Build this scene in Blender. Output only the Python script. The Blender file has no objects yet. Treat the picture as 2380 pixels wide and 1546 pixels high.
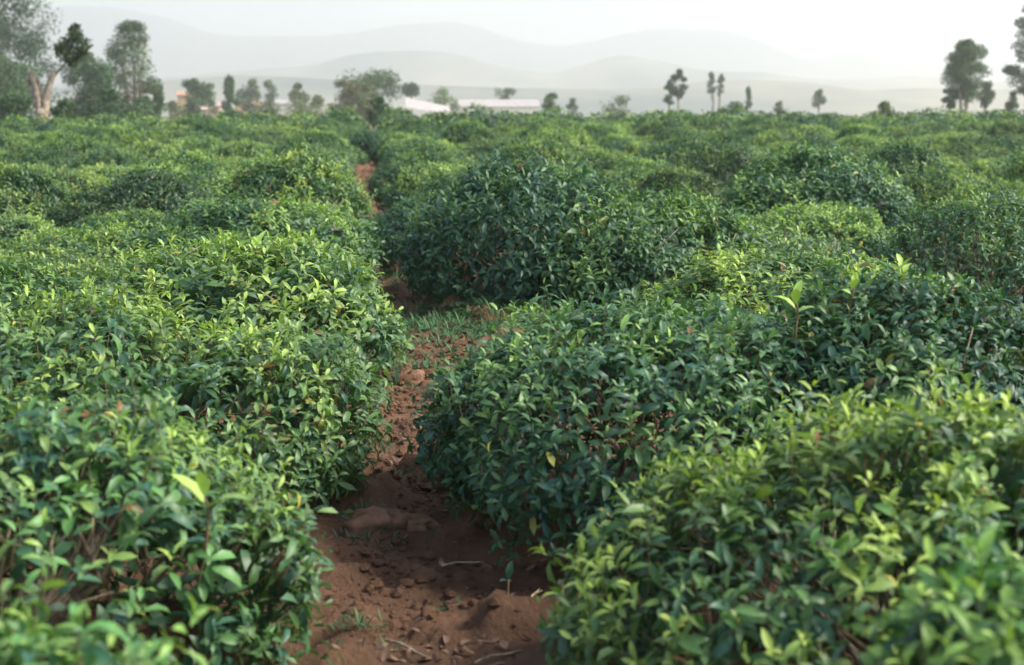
import bpy, math, random
import numpy as np
from mathutils import Vector, Matrix

sc = bpy.context.scene
col = sc.collection
R = math.radians
rng = np.random.default_rng(11)
random.seed(11)

# ------------------------------------------------------------------ camera
CAM_H = 1.75
PITCH = math.atan((773 - 240) / (2380 * 50 / 36))
YAW = R(5.49)
cd = bpy.data.cameras.new('camera')
cam = bpy.data.objects.new('camera', cd)
col.objects.link(cam)
cam.location = (0, 0, CAM_H)
cam.rotation_euler = (math.pi / 2 - PITCH, 0, -YAW)
cd.lens = 50
cd.sensor_width = 36
cd.clip_start = 0.05
cd.clip_end = 20000
cd.dof.use_dof = True
cd.dof.focus_distance = 7.5
cd.dof.aperture_fstop = 2.7
sc.camera = cam

# ------------------------------------------------------------------ world, sun, exposure
SUN_EL, SUN_AZ = R(42), R(104)          # azimuth clockwise from +Y
w = bpy.data.worlds.new('World')
sc.world = w
w.use_nodes = True
nt = w.node_tree
bg = nt.nodes['Background']
sky = nt.nodes.new('ShaderNodeTexSky')
sky.sky_type = 'NISHITA'
sky.sun_disc = False
sky.sun_elevation = SUN_EL
sky.sun_rotation = SUN_AZ
sky.altitude = 900
sky.air_density = 1.0
sky.dust_density = 4.0
sky.ozone_density = 1.0
nt.links.new(sky.outputs[0], bg.inputs[0])
bg.inputs[1].default_value = 0.11
sl = bpy.data.lights.new('sun', 'SUN')
sl.energy = 2.8
sl.angle = R(16)
sl.color = (1.0, 0.95, 0.86)
so = bpy.data.objects.new('sun', sl)
col.objects.link(so)
sd = Vector((math.sin(SUN_AZ) * math.cos(SUN_EL), math.cos(SUN_AZ) * math.cos(SUN_EL), math.sin(SUN_EL)))
so.rotation_euler = sd.to_track_quat('Z', 'Y').to_euler()
so.location = (20, -20, 40)
vs = sc.view_settings
vs.view_transform = 'Standard'
vs.look = 'None'
vs.exposure = 1.54
vs.gamma = 1.0
vs.use_curve_mapping = False
sc.render.engine = 'CYCLES'
cy = sc.cycles
cy.use_denoising = True
cy.max_bounces = 5
cy.diffuse_bounces = 2
cy.glossy_bounces = 2
cy.transmission_bounces = 4
cy.volume_bounces = 1
cy.use_adaptive_sampling = False

# ------------------------------------------------------------------ helpers
FPX = 2380 * 50 / 36


def ray(px, py):
    x, u = px - 1190.0, 773.0 - py
    fw = FPX * math.cos(PITCH) + u * math.sin(PITCH)
    up = u * math.cos(PITCH) - FPX * math.sin(PITCH)
    return (x * math.cos(YAW) + fw * math.sin(YAW), -x * math.sin(YAW) + fw * math.cos(YAW), up)


def at_y(px, py, Y):
    X, Yd, U = ray(px, py)
    t = Y / Yd
    return Vector((X * t, Y, CAM_H + U * t))


def _hash(ix, iy, iz):
    h = (ix.astype(np.int64) * 374761393 + iy.astype(np.int64) * 668265263 + iz.astype(np.int64) * 2147483647) & 0xffffffff
    h = ((h ^ (h >> 13)) * 1274126177) & 0xffffffff
    h = h ^ (h >> 16)
    return (h & 0xffff) / 32768.0 - 1.0


def noise3(x, y, z=0.0, seed=0):
    x = np.asarray(x, float) + seed * 17.31
    y = np.asarray(y, float) + seed * 5.77
    z = np.asarray(z, float) + np.zeros_like(x)
    ix, iy, iz = np.floor(x), np.floor(y), np.floor(z)
    fx, fy, fz = x - ix, y - iy, z - iz
    fx, fy, fz = [f * f * (3 - 2 * f) for f in (fx, fy, fz)]
    r = 0
    for a in (0, 1):
        for b in (0, 1):
            for c in (0, 1):
                wgt = (fx if a else 1 - fx) * (fy if b else 1 - fy) * (fz if c else 1 - fz)
                r = r + wgt * _hash(ix + a, iy + b, iz + c)
    return r


def fbm(x, y, z=0.0, seed=0, octv=4):
    r, a, f = 0, 1.0, 1.0
    for i in range(octv):
        r = r + a * noise3(np.asarray(x) * f, np.asarray(y) * f, np.asarray(z) * f, seed + i * 3)
        a *= 0.5
        f *= 2.03
    return r


def sstep(a, b, x):
    t = np.clip((np.asarray(x, float) - a) / (b - a), 0, 1)
    return t * t * (3 - 2 * t)


def ground_z(x, y):
    """Field rises a little to a crest about sixty metres off, then falls away to a plain."""
    x = np.asarray(x, float)
    y = np.asarray(y, float)
    side = 0.10 + 0.32 * sstep(-16, -2, x) - 0.03 * sstep(4, 20, x)
    rise = side * sstep(14, 58, y)
    fall = -1.7 * sstep(66, 130, y) - 3.0 * sstep(130, 420, y) - 12.0 * sstep(400, 1400, y)
    bumps = 0.05 * noise3(x * 0.35, y * 0.3, 0, 4) * sstep(7, 14, y)
    far = 1.5 * noise3(x * 0.006, y * 0.006, 0, 9) * sstep(200, 600, y)
    return rise + fall + bumps + far


def gz(x, y):
    return float(ground_z(np.array([x]), np.array([y]))[0])


def mesh_np(name, verts, tris=None, quads=None, colors=None, smooth=True):
    me = bpy.data.meshes.new(name)
    verts = np.asarray(verts, np.float32).reshape(-1, 3)
    me.vertices.add(len(verts))
    me.vertices.foreach_set('co', verts.ravel())
    idx, tot = [], []
    if tris is not None and len(tris):
        t = np.asarray(tris, np.int32).reshape(-1, 3)
        idx.append(t.ravel())
        tot.append(np.full(len(t), 3, np.int32))
    if quads is not None and len(quads):
        q = np.asarray(quads, np.int32).reshape(-1, 4)
        idx.append(q.ravel())
        tot.append(np.full(len(q), 4, np.int32))
    idx = np.concatenate(idx)
    tot = np.concatenate(tot)
    start = np.concatenate(([0], np.cumsum(tot)[:-1])).astype(np.int32)
    me.loops.add(len(idx))
    me.loops.foreach_set('vertex_index', idx)
    me.polygons.add(len(tot))
    me.polygons.foreach_set('loop_start', start)
    me.polygons.foreach_set('loop_total', tot)
    me.polygons.foreach_set('use_smooth', np.full(len(tot), smooth, bool))
    if colors is not None:
        c = np.asarray(colors, np.float32)
        if c.shape[1] == 3:
            c = np.concatenate([c, np.ones((len(c), 1), np.float32)], 1)
        at = me.color_attributes.new('Col', 'FLOAT_COLOR', 'POINT')
        at.data.foreach_set('color', c.ravel())
    me.update(calc_edges=True)
    return me


def put(name, me, mat=None, parent=None, loc=(0, 0, 0)):
    if mat is not None and not me.materials:
        me.materials.append(mat)
    o = bpy.data.objects.new(name, me)
    o.location = loc
    if parent is not None:
        o.parent = parent
    col.objects.link(o)
    return o


def thing(name, loc, label, cat, group=None, rz=0.0):
    o = bpy.data.objects.new(name, None)
    o.empty_display_size = 0.1
    o.location = loc
    o.rotation_euler = (0, 0, rz)
    o['label'] = label
    o['category'] = cat
    if group:
        o['group'] = group
    col.objects.link(o)
    return o


def tag(o, label, cat, group=None):
    o['label'] = label
    o['category'] = cat
    if group:
        o['group'] = group
    return o


class Geo:
    """collects triangles/quads of one mesh"""

    def __init__(self):
        self.v, self.t, self.q, self.n = [], [], [], 0

    def add(self, v, t=(), q=()):
        v = np.asarray(v, float).reshape(-1, 3)
        if len(t):
            self.t.append(np.asarray(t, int).reshape(-1, 3) + self.n)
        if len(q):
            self.q.append(np.asarray(q, int).reshape(-1, 4) + self.n)
        self.v.append(v)
        self.n += len(v)

    def tube(self, pts, rad, sides=6, cap=True):
        pts = [Vector(p) for p in pts]
        n = len(pts)
        ref = Vector((0.31, 0.17, 0.93)).normalized()
        vs_, qs, ts = [], [], []
        for i, p in enumerate(pts):
            d = (pts[min(i + 1, n - 1)] - pts[max(i - 1, 0)]).normalized()
            e1 = d.cross(ref if abs(d.dot(ref)) < .95 else Vector((1, 0, 0))).normalized()
            e2 = d.cross(e1)
            for k in range(sides):
                a = 2 * math.pi * k / sides
                vs_.append(p + (e1 * math.cos(a) + e2 * math.sin(a)) * rad[i])
        for i in range(n - 1):
            for k in range(sides):
                k2 = (k + 1) % sides
                qs.append((i * sides + k, i * sides + k2, (i + 1) * sides + k2, (i + 1) * sides + k))
        if cap:
            vs_.append(pts[-1])
            c = len(vs_) - 1
            for k in range(sides):
                ts.append(((n - 1) * sides + k, (n - 1) * sides + (k + 1) % sides, c))
        self.add([tuple(v) for v in vs_], ts, qs)

    def box(self, x0, x1, y0, y1, z0, z1):
        v = [(x, y, z) for z in (z0, z1) for y in (y0, y1) for x in (x0, x1)]
        self.add(v, (), [(0, 2, 3, 1), (4, 5, 7, 6), (0, 1, 5, 4), (2, 6, 7, 3), (0, 4, 6, 2), (1, 3, 7, 5)])

    def mesh(self, name, smooth=True):
        return mesh_np(name, np.concatenate(self.v), np.concatenate(self.t) if self.t else None,
                       np.concatenate(self.q) if self.q else None, smooth=smooth)


# ------------------------------------------------------------------ materials
def newmat(name):
    m = bpy.data.materials.new(name)
    m.use_nodes = True
    n = m.node_tree
    return m, n, n.nodes['Principled BSDF'], n.nodes['Material Output']


def leaf_material(name, rough=0.36, trans=0.22, spec=0.5, under=1.25):
    m, n, b, out = newmat(name)
    L = n.links.new
    at = n.nodes.new('ShaderNodeVertexColor')
    at.layer_name = 'Col'
    oi = n.nodes.new('ShaderNodeObjectInfo')
    mul = n.nodes.new('ShaderNodeMix')
    mul.data_type = 'RGBA'
    mul.blend_type = 'MULTIPLY'
    mul.inputs[0].default_value = 1.0
    L(at.outputs[0], mul.inputs[6])
    L(oi.outputs['Color'], mul.inputs[7])
    # blotches over the leaf blade
    tc = n.nodes.new('ShaderNodeTexCoord')
    nz = n.nodes.new('ShaderNodeTexNoise')
    nz.inputs['Scale'].default_value = 26
    nz.inputs['Detail'].default_value = 2
    L(tc.outputs['Object'], nz.inputs['Vector'])
    mr = n.nodes.new('ShaderNodeMapRange')
    mr.inputs[3].default_value = 0.78
    mr.inputs[4].default_value = 1.22
    L(nz.outputs[0], mr.inputs[0])
    m2 = n.nodes.new('ShaderNodeVectorMath')
    m2.operation = 'SCALE'
    L(mul.outputs[2], m2.inputs[0])
    L(mr.outputs[0], m2.inputs['Scale'])
    # undersides are paler
    geo = n.nodes.new('ShaderNodeNewGeometry')
    us = n.nodes.new('ShaderNodeMapRange')
    us.inputs[3].default_value = 1.0
    us.inputs[4].default_value = under
    L(geo.outputs['Backfacing'], us.inputs[0])
    m3 = n.nodes.new('ShaderNodeVectorMath')
    m3.operation = 'SCALE'
    L(m2.outputs[0], m3.inputs[0])
    L(us.outputs[0], m3.inputs['Scale'])
    L(m3.outputs[0], b.inputs['Base Color'])
    b.inputs['Roughness'].default_value = rough
    b.inputs['Specular IOR Level'].default_value = spec
    tr = n.nodes.new('ShaderNodeBsdfTranslucent')
    tcol = n.nodes.new('ShaderNodeVectorMath')
    tcol.operation = 'MULTIPLY'
    tcol.inputs[1].default_value = (1.5, 1.7, 0.7)
    L(m3.outputs[0], tcol.inputs[0])
    L(tcol.outputs[0], tr.inputs[0])
    mx = n.nodes.new('ShaderNodeMixShader')
    mx.inputs[0].default_value = trans
    L(b.outputs[0], mx.inputs[1])
    L(tr.outputs[0], mx.inputs[2])
    L(mx.outputs[0], out.inputs[0])
    return m


def noisy(name, c1, c2, scale, rough=0.9, bump=0.0, bscale=None, coords='Object', spec=0.2, detail=6, stops=(0.35, 0.65)):
    m, n, b, out = newmat(name)
    L = n.links.new
    tc = n.nodes.new('ShaderNodeTexCoord')
    nz = n.nodes.new('ShaderNodeTexNoise')
    nz.inputs['Scale'].default_value = scale
    nz.inputs['Detail'].default_value = detail
    nz.inputs['Roughness'].default_value = 0.62
    L(tc.outputs[coords], nz.inputs['Vector'])
    cr = n.nodes.new('ShaderNodeValToRGB')
    cr.color_ramp.elements[0].position = stops[0]
    cr.color_ramp.elements[0].color = (*c1, 1)
    cr.color_ramp.elements[1].position = stops[1]
    cr.color_ramp.elements[1].color = (*c2, 1)
    L(nz.outputs[0], cr.inputs[0])
    L(cr.outputs[0], b.inputs['Base Color'])
    b.inputs['Roughness'].default_value = rough
    b.inputs['Specular IOR Level'].default_value = spec
    if bump:
        n2 = n.nodes.new('ShaderNodeTexNoise')
        n2.inputs['Scale'].default_value = bscale or scale * 2
        n2.inputs['Detail'].default_value = 8
        n2.inputs['Roughness'].default_value = 0.7
        L(tc.outputs[coords], n2.inputs['Vector'])
        bp = n.nodes.new('ShaderNodeBump')
        bp.inputs['Strength'].default_value = 1.0
        bp.inputs['Distance'].default_value = bump
        L(n2.outputs[0], bp.inputs['Height'])
        L(bp.outputs[0], b.inputs['Normal'])
    return m


M_leaf = leaf_material('tea_leaf', 0.46, 0.19, 0.38)
M_tree = leaf_material('tree_leaf', 0.55, 0.15, 0.3)
M_grass = leaf_material('grass_blade', 0.5, 0.25, 0.3)
M_bark = noisy('tea_bark', (0.13, 0.09, 0.06), (0.42, 0.33, 0.23), 30, 0.85, 0.004, 60)
M_twig = noisy('tea_twig', (0.10, 0.055, 0.03), (0.16, 0.13, 0.06), 20, 0.7)
M_trunk = noisy('tree_bark', (0.10, 0.075, 0.05), (0.22, 0.17, 0.12), 4, 0.9, 0.02, 8)
M_pale = noisy('pale_bark', (0.15, 0.115, 0.08), (0.46, 0.37, 0.28), 7.0, 0.9, 0.03, 7)
M_soil = noisy('red_soil', (0.12, 0.064, 0.037), (0.29, 0.16, 0.090), 5.0, 0.95, 0.06, 30, detail=10, stops=(0.3, 0.72))


def dark_front(m):
    """soil colour darkened at the front of the path, plain orange-brown further on"""
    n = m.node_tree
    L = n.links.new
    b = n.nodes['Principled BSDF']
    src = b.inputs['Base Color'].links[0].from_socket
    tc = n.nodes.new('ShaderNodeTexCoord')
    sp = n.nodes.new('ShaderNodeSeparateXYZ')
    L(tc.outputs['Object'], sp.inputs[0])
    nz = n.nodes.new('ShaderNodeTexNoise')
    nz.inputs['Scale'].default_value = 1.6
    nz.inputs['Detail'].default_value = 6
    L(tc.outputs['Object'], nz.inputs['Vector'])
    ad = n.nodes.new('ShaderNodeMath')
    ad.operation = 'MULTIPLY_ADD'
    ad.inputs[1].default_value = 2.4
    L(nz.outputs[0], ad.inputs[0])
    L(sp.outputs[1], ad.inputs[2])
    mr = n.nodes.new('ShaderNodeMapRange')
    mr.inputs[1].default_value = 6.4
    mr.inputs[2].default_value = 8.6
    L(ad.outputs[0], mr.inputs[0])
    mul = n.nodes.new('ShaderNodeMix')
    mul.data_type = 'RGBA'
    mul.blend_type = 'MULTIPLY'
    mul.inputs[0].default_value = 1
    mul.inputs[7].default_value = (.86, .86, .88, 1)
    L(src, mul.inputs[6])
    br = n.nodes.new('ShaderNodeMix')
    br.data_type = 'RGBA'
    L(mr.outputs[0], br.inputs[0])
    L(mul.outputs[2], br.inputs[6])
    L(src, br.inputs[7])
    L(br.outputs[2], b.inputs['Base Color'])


dark_front(M_soil)  # darker tone over the near soil, with a noisy transition
M_clod = noisy('clod_soil', (0.13, 0.072, 0.044), (0.26, 0.15, 0.09), 9.0, 0.95, 0.012, 40, detail=8)
M_dry = noisy('dry_leaf', (0.06, 0.035, 0.026), (0.26, 0.16, 0.11), 14, 0.7)
M_hill = noisy('hill_cover', (0.035, 0.065, 0.06), (0.22, 0.20, 0.13), 0.003, 1.0, detail=8, stops=(0.42, 0.62))
M_hill2 = noisy('mountain_cover', (0.025, 0.045, 0.05), (0.08, 0.10, 0.09), 0.0012, 1.0, detail=8)
M_wallc = noisy('ochre_plaster', (0.44, 0.28, 0.15), (0.56, 0.37, 0.22), 1.5, 0.9)
M_wallp = noisy('pink_plaster', (0.50, 0.32, 0.25), (0.60, 0.42, 0.34), 1.5, 0.9)
M_wallw = noisy('white_plaster', (0.62, 0.58, 0.52), (0.75, 0.72, 0.66), 1.5, 0.9)
M_roofw = noisy('pale_sheet_roof', (0.30, 0.27, 0.25), (0.44, 0.40, 0.37), 0.8, 0.5, stops=(0.3, 0.7))
M_roofp = noisy('faded_pink_roof', (0.45, 0.30, 0.26), (0.60, 0.45, 0.40), 0.9, 0.7)
M_roofr = noisy('rust_sheet_roof', (0.36, 0.17, 0.10), (0.52, 0.30, 0.20), 1.1, 0.7)
M_dark = noisy('dark_timber', (0.05, 0.035, 0.025), (0.09, 0.065, 0.05), 6, 0.6)
M_glass = noisy('window_glass', (0.03, 0.035, 0.04), (0.05, 0.055, 0.06), 2, 0.1, spec=0.5)


def ground_material():
    m, n, b, out = newmat('field_ground')
    L = n.links.new
    tc = n.nodes.new('ShaderNodeTexCoord')
    n1 = n.nodes.new('ShaderNodeTexNoise')
    n1.inputs['Scale'].default_value = 4
    n1.inputs['Detail'].default_value = 8
    L(tc.outputs['Object'], n1.inputs['Vector'])
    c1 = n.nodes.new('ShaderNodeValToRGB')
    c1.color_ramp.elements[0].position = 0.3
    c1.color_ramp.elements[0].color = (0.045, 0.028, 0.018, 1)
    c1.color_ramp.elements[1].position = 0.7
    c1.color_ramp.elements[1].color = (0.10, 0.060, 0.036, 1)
    L(n1.outputs[0], c1.inputs[0])
    n2 = n.nodes.new('ShaderNodeTexNoise')
    n2.inputs['Scale'].default_value = 0.012
    n2.inputs['Detail'].default_value = 6
    L(tc.outputs['Object'], n2.inputs['Vector'])
    c2 = n.nodes.new('ShaderNodeValToRGB')
    c2.color_ramp.elements[0].position = 0.4
    c2.color_ramp.elements[0].color = (0.07, 0.11, 0.04, 1)
    c2.color_ramp.elements[1].position = 0.6
    c2.color_ramp.elements[1].color = (0.36, 0.30, 0.17, 1)
    L(n2.outputs[0], c2.inputs[0])
    sp = n.nodes.new('ShaderNodeSeparateXYZ')
    L(tc.outputs['Object'], sp.inputs[0])
    mr = n.nodes.new('ShaderNodeMapRange')
    mr.inputs[1].default_value = 62
    mr.inputs[2].default_value = 85
    L(sp.outputs[1], mr.inputs[0])
    mx = n.nodes.new('ShaderNodeMix')
    mx.data_type = 'RGBA'
    L(mr.outputs[0], mx.inputs[0])
    L(c1.outputs[0], mx.inputs[6])
    L(c2.outputs[0], mx.inputs[7])
    L(mx.outputs[2], b.inputs['Base Color'])
    b.inputs['Roughness'].default_value = 0.95
    b.inputs['Specular IOR Level'].default_value = 0.1
    return m


# ------------------------------------------------------------------ ground, path, hills
def grid_mesh(name, xs, ys, Z):
    nx, ny = len(xs), len(ys)
    X, Y = np.meshgrid(xs, ys)
    v = np.stack([X, Y, Z], -1).reshape(-1, 3)
    i = np.arange(nx * ny).reshape(ny, nx)
    q = np.stack([i[:-1, :-1], i[:-1, 1:], i[1:, 1:], i[1:, :-1]], -1).reshape(-1, 4)
    return mesh_np(name, v, quads=q)


def geom(a, b, n):
    return a * (b / a) ** np.linspace(0, 1, n)


xp = np.concatenate([np.arange(0, 40, 1.0), geom(40, 4500, 50)])
gx = np.concatenate([-xp[:0:-1], xp])
gy = np.concatenate([-geom(350, 3, 12), np.arange(0, 90, 1.0), geom(90, 6000, 70)])
X, Y = np.meshgrid(gx, gy)
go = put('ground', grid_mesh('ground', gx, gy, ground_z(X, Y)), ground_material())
go['kind'] = 'structure'


def path_cx(y):
    return 0.22 - 0.30 * sstep(11, 22, y)


def path_relief(X, Y):
    c = path_cx(Y)
    z = 0.06 + 0.03 * fbm(X * 2.2, Y * 2.2, 0, 21, 3) + 0.036 * fbm(X * 8, Y * 8, 0, 22, 4)
    z = z + (0.05 + .05 * sstep(5.2, 7, Y)) * np.clip(fbm(X * 3.1, Y * 2.4, 0, 33, 4) - 0.15, 0, 1) * 1.5
    z = z - 0.035 * np.exp(-((X - c) / 0.22) ** 2)
    return np.maximum(z, 0.006)


px_ = np.arange(-1.0, 1.8, 0.034)
steps = [1.2]
while steps[-1] < 40:
    steps.append(steps[-1] + max(0.03, 0.006 * steps[-1]))
py_ = np.array(steps)
X, Y = np.meshgrid(px_, py_)
PZ = ground_z(X, Y) + path_relief(X, Y)
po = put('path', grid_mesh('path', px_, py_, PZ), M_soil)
po['kind'] = 'structure'


def pz(x, y):
    return float(ground_z(np.array([x]), np.array([y]))[0] + path_relief(np.array([x]), np.array([y]))[0])


def ridge(name, outline, Y, depth, mat, seed, rough):
    """a range of hills at distance Y whose crest follows the skyline"""
    o = np.array(outline, float)
    pts = [at_y(a, b, Y) for a, b in outline]
    ox = np.array([p.x for p in pts])
    oz = np.array([p.z for p in pts])
    xs = np.linspace(ox[0], ox[-1], 320)
    # smooth the crest
    cz = np.interp(xs, ox, oz)
    k = np.hanning(9)
    k /= k.sum()
    cz = np.convolve(np.pad(cz, 4, mode='edge'), k, 'valid')
    cz = cz + (cz - cz.min() + 20) * .055 * fbm(xs * .006, xs * 0 + seed, 0, seed, 4)
    ys = np.linspace(Y - depth * 1.4, Y + depth * 1.2, 46)
    XX, YY = np.meshgrid(xs, ys)
    prof = np.exp(-((YY - Y) / (depth * 0.62)) ** 2)
    base = ground_z(XX, YY) - 3.0
    n = fbm(XX * 0.0035, YY * 0.0035, 0, seed, 4)
    Z = base + (cz[None, :] - base) * prof * (1 + 0.0 * n) + rough * n * (prof * (1 - prof) * 3.2 + 0.12 * prof)
    ob = put(name, grid_mesh(name, xs, ys, Z), mat)
    ob['kind'] = 'structure'
    return ob


ridge('hills', [(-900, 200), (-200, 214), (0, 210), (300, 196), (560, 178), (700, 180), (850, 192), (1050, 200), (1200, 208), (1420, 208),
                (1560, 196), (1700, 184), (1830, 190), (2000, 212), (2110, 205), (2250, 212), (2450, 205), (3300, 210)], 1500, 420, M_hill, 3, 6)
ridge('hills', [(-1100, 190), (200, 196), (420, 180), (600, 162), (740, 152), (820, 128), (900, 116), (1000, 117), (1080, 128), (1170, 160),
                (1290, 172), (1370, 146), (1440, 132), (1540, 148), (1650, 166), (1780, 172), (1880, 188), (2010, 184), (2120, 176),
                (2260, 190), (2450, 196), (3500, 185)], 2500, 520, M_hill, 5, 10)
ridge('mountains', [(-1400, 90), (-300, 60), (60, 40), (180, 14), (270, 10), (380, 40), (480, 72), (600, 84), (720, 86), (830, 74), (930, 60),
                    (1040, 58), (1130, 70), (1230, 98), (1320, 104), (1420, 88), (1520, 70), (1640, 64), (1730, 84), (1830, 132),
                    (1900, 134), (1970, 126), (2060, 148), (2180, 142), (2320, 138), (2500, 118), (3700, 100)], 4200, 800, M_hill2, 8, 22)


# ------------------------------------------------------------------ leaves
def leaf_arrays(P, F, S, U, ln, wd, bend, fold, colr, fine=False):
    """vectorised blades: base, two (or three) stations of three, tip"""
    P, F, S, U = [np.asarray(a, float) for a in (P, F, S, U)]
    N = len(P)
    st = [(0.30, 0.78), (0.66, 0.92)] if not fine else [(0.18, 0.55), (0.45, 1.0), (0.75, 0.72)]
    ts = [0.0] + [s[0] for s in st] + [1.0]

    def spine(t):
        # arc with turning angle bend*t
        a = bend * t
        safe = np.where(np.abs(bend) < 1e-3, 1e-3, bend)
        xf = np.sin(safe * t) / safe
        zf = -(1 - np.cos(safe * t)) / safe
        nx, nz = np.sin(a), np.cos(a)       # local normal in F,U
        return (P + F * (ln * xf)[:, None] + U * (ln * zf)[:, None], F * nx[:, None] + U * nz[:, None])
    vs_ = [spine(0.0)[0]]
    for (t, wf) in st:
        c, nn = spine(t)
        hw = (wd * 0.5 * wf)[:, None]
        vs_ += [c - S * hw + nn * hw * fold[:, None], c, c + S * hw + nn * hw * fold[:, None]]
    vs_.append(spine(1.0)[0])
    V = np.stack(vs_, 1)
    k = V.shape[1]
    tri = [(0, 2, 1), (0, 3, 2)]
    quad = []
    for s in range(len(st) - 1):
        b = 1 + 3 * s
        quad += [(b, b + 1, b + 4, b + 3), (b + 1, b + 2, b + 5, b + 4)]
    b = 1 + 3 * (len(st) - 1)
    tri += [(b, b + 1, k - 1), (b + 1, b + 2, k - 1)]
    off = (np.arange(N) * k)[:, None, None]
    T = (np.array(tri)[None] + off).reshape(-1, 3)
    Q = (np.array(quad)[None] + off).reshape(-1, 4)
    C = np.repeat(colr, k, 0)
    return V.reshape(-1, 3), T, Q, C


def unit(a):
    return a / np.maximum(np.linalg.norm(a, axis=-1, keepdims=True), 1e-9)


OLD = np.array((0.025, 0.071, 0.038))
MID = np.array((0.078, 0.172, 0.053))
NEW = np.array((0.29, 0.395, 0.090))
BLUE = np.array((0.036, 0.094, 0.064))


class BushShape:
    def __init__(self, rx, ry, h, seed, low=0.40, flat=2.25, lump=0.11):
        self.rx, self.ry, self.h, self.seed, self.low, self.n, self.lump = rx, ry, h, seed, low, flat, lump

    def surf(self, phi, th):
        e = 2.0 / self.n
        sp, cp = np.abs(np.sin(phi)) ** e, np.sign(np.cos(phi)) * np.abs(np.cos(phi)) ** e
        zc = self.low * self.h
        up = np.where(cp > 0, self.h - zc, zc * 0.85)
        x, y, z = sp * np.cos(th), sp * np.sin(th), cp
        ex = 2 - e
        nrm = unit(np.stack([np.abs(sp) ** ex * np.cos(th) / self.rx, np.abs(sp) ** ex * np.sin(th) / self.ry,
                             np.sign(cp) * np.abs(cp) ** ex / np.maximum(up, .1)], -1))
        p = np.stack([x * self.rx, y * self.ry, zc + z * up], -1)
        d = self.lump * fbm(p[..., 0] * 2.2, p[..., 1] * 2.2, p[..., 2] * 2.2, self.seed, 2)
        d = d + 0.13 * noise3(p[..., 0] * 0.9, p[..., 1] * 0.9, p[..., 2] * 0.9, self.seed + 40)
        return p + nrm * d[..., None], nrm

    def sample(self, n, rs):
        """points spread evenly over the canopy"""
        m = n * 4
        cz = rs.uniform(-0.62, 1, m)
        phi = np.arccos(cz)
        th = rs.uniform(0, 2 * math.pi, m)
        p, nr = self.surf(phi, th)
        # area weight (superellipse stretches the shoulder)
        p2, _ = self.surf(phi + 0.02, th)
        p3, _ = self.surf(phi, th + 0.02)
        a = np.linalg.norm(np.cross(p2 - p, p3 - p), axis=1) / np.maximum(np.sin(phi), 0.05)
        w_ = a / a.sum()
        i = rs.choice(m, n, replace=True, p=w_)
        return p[i], nr[i]


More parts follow.
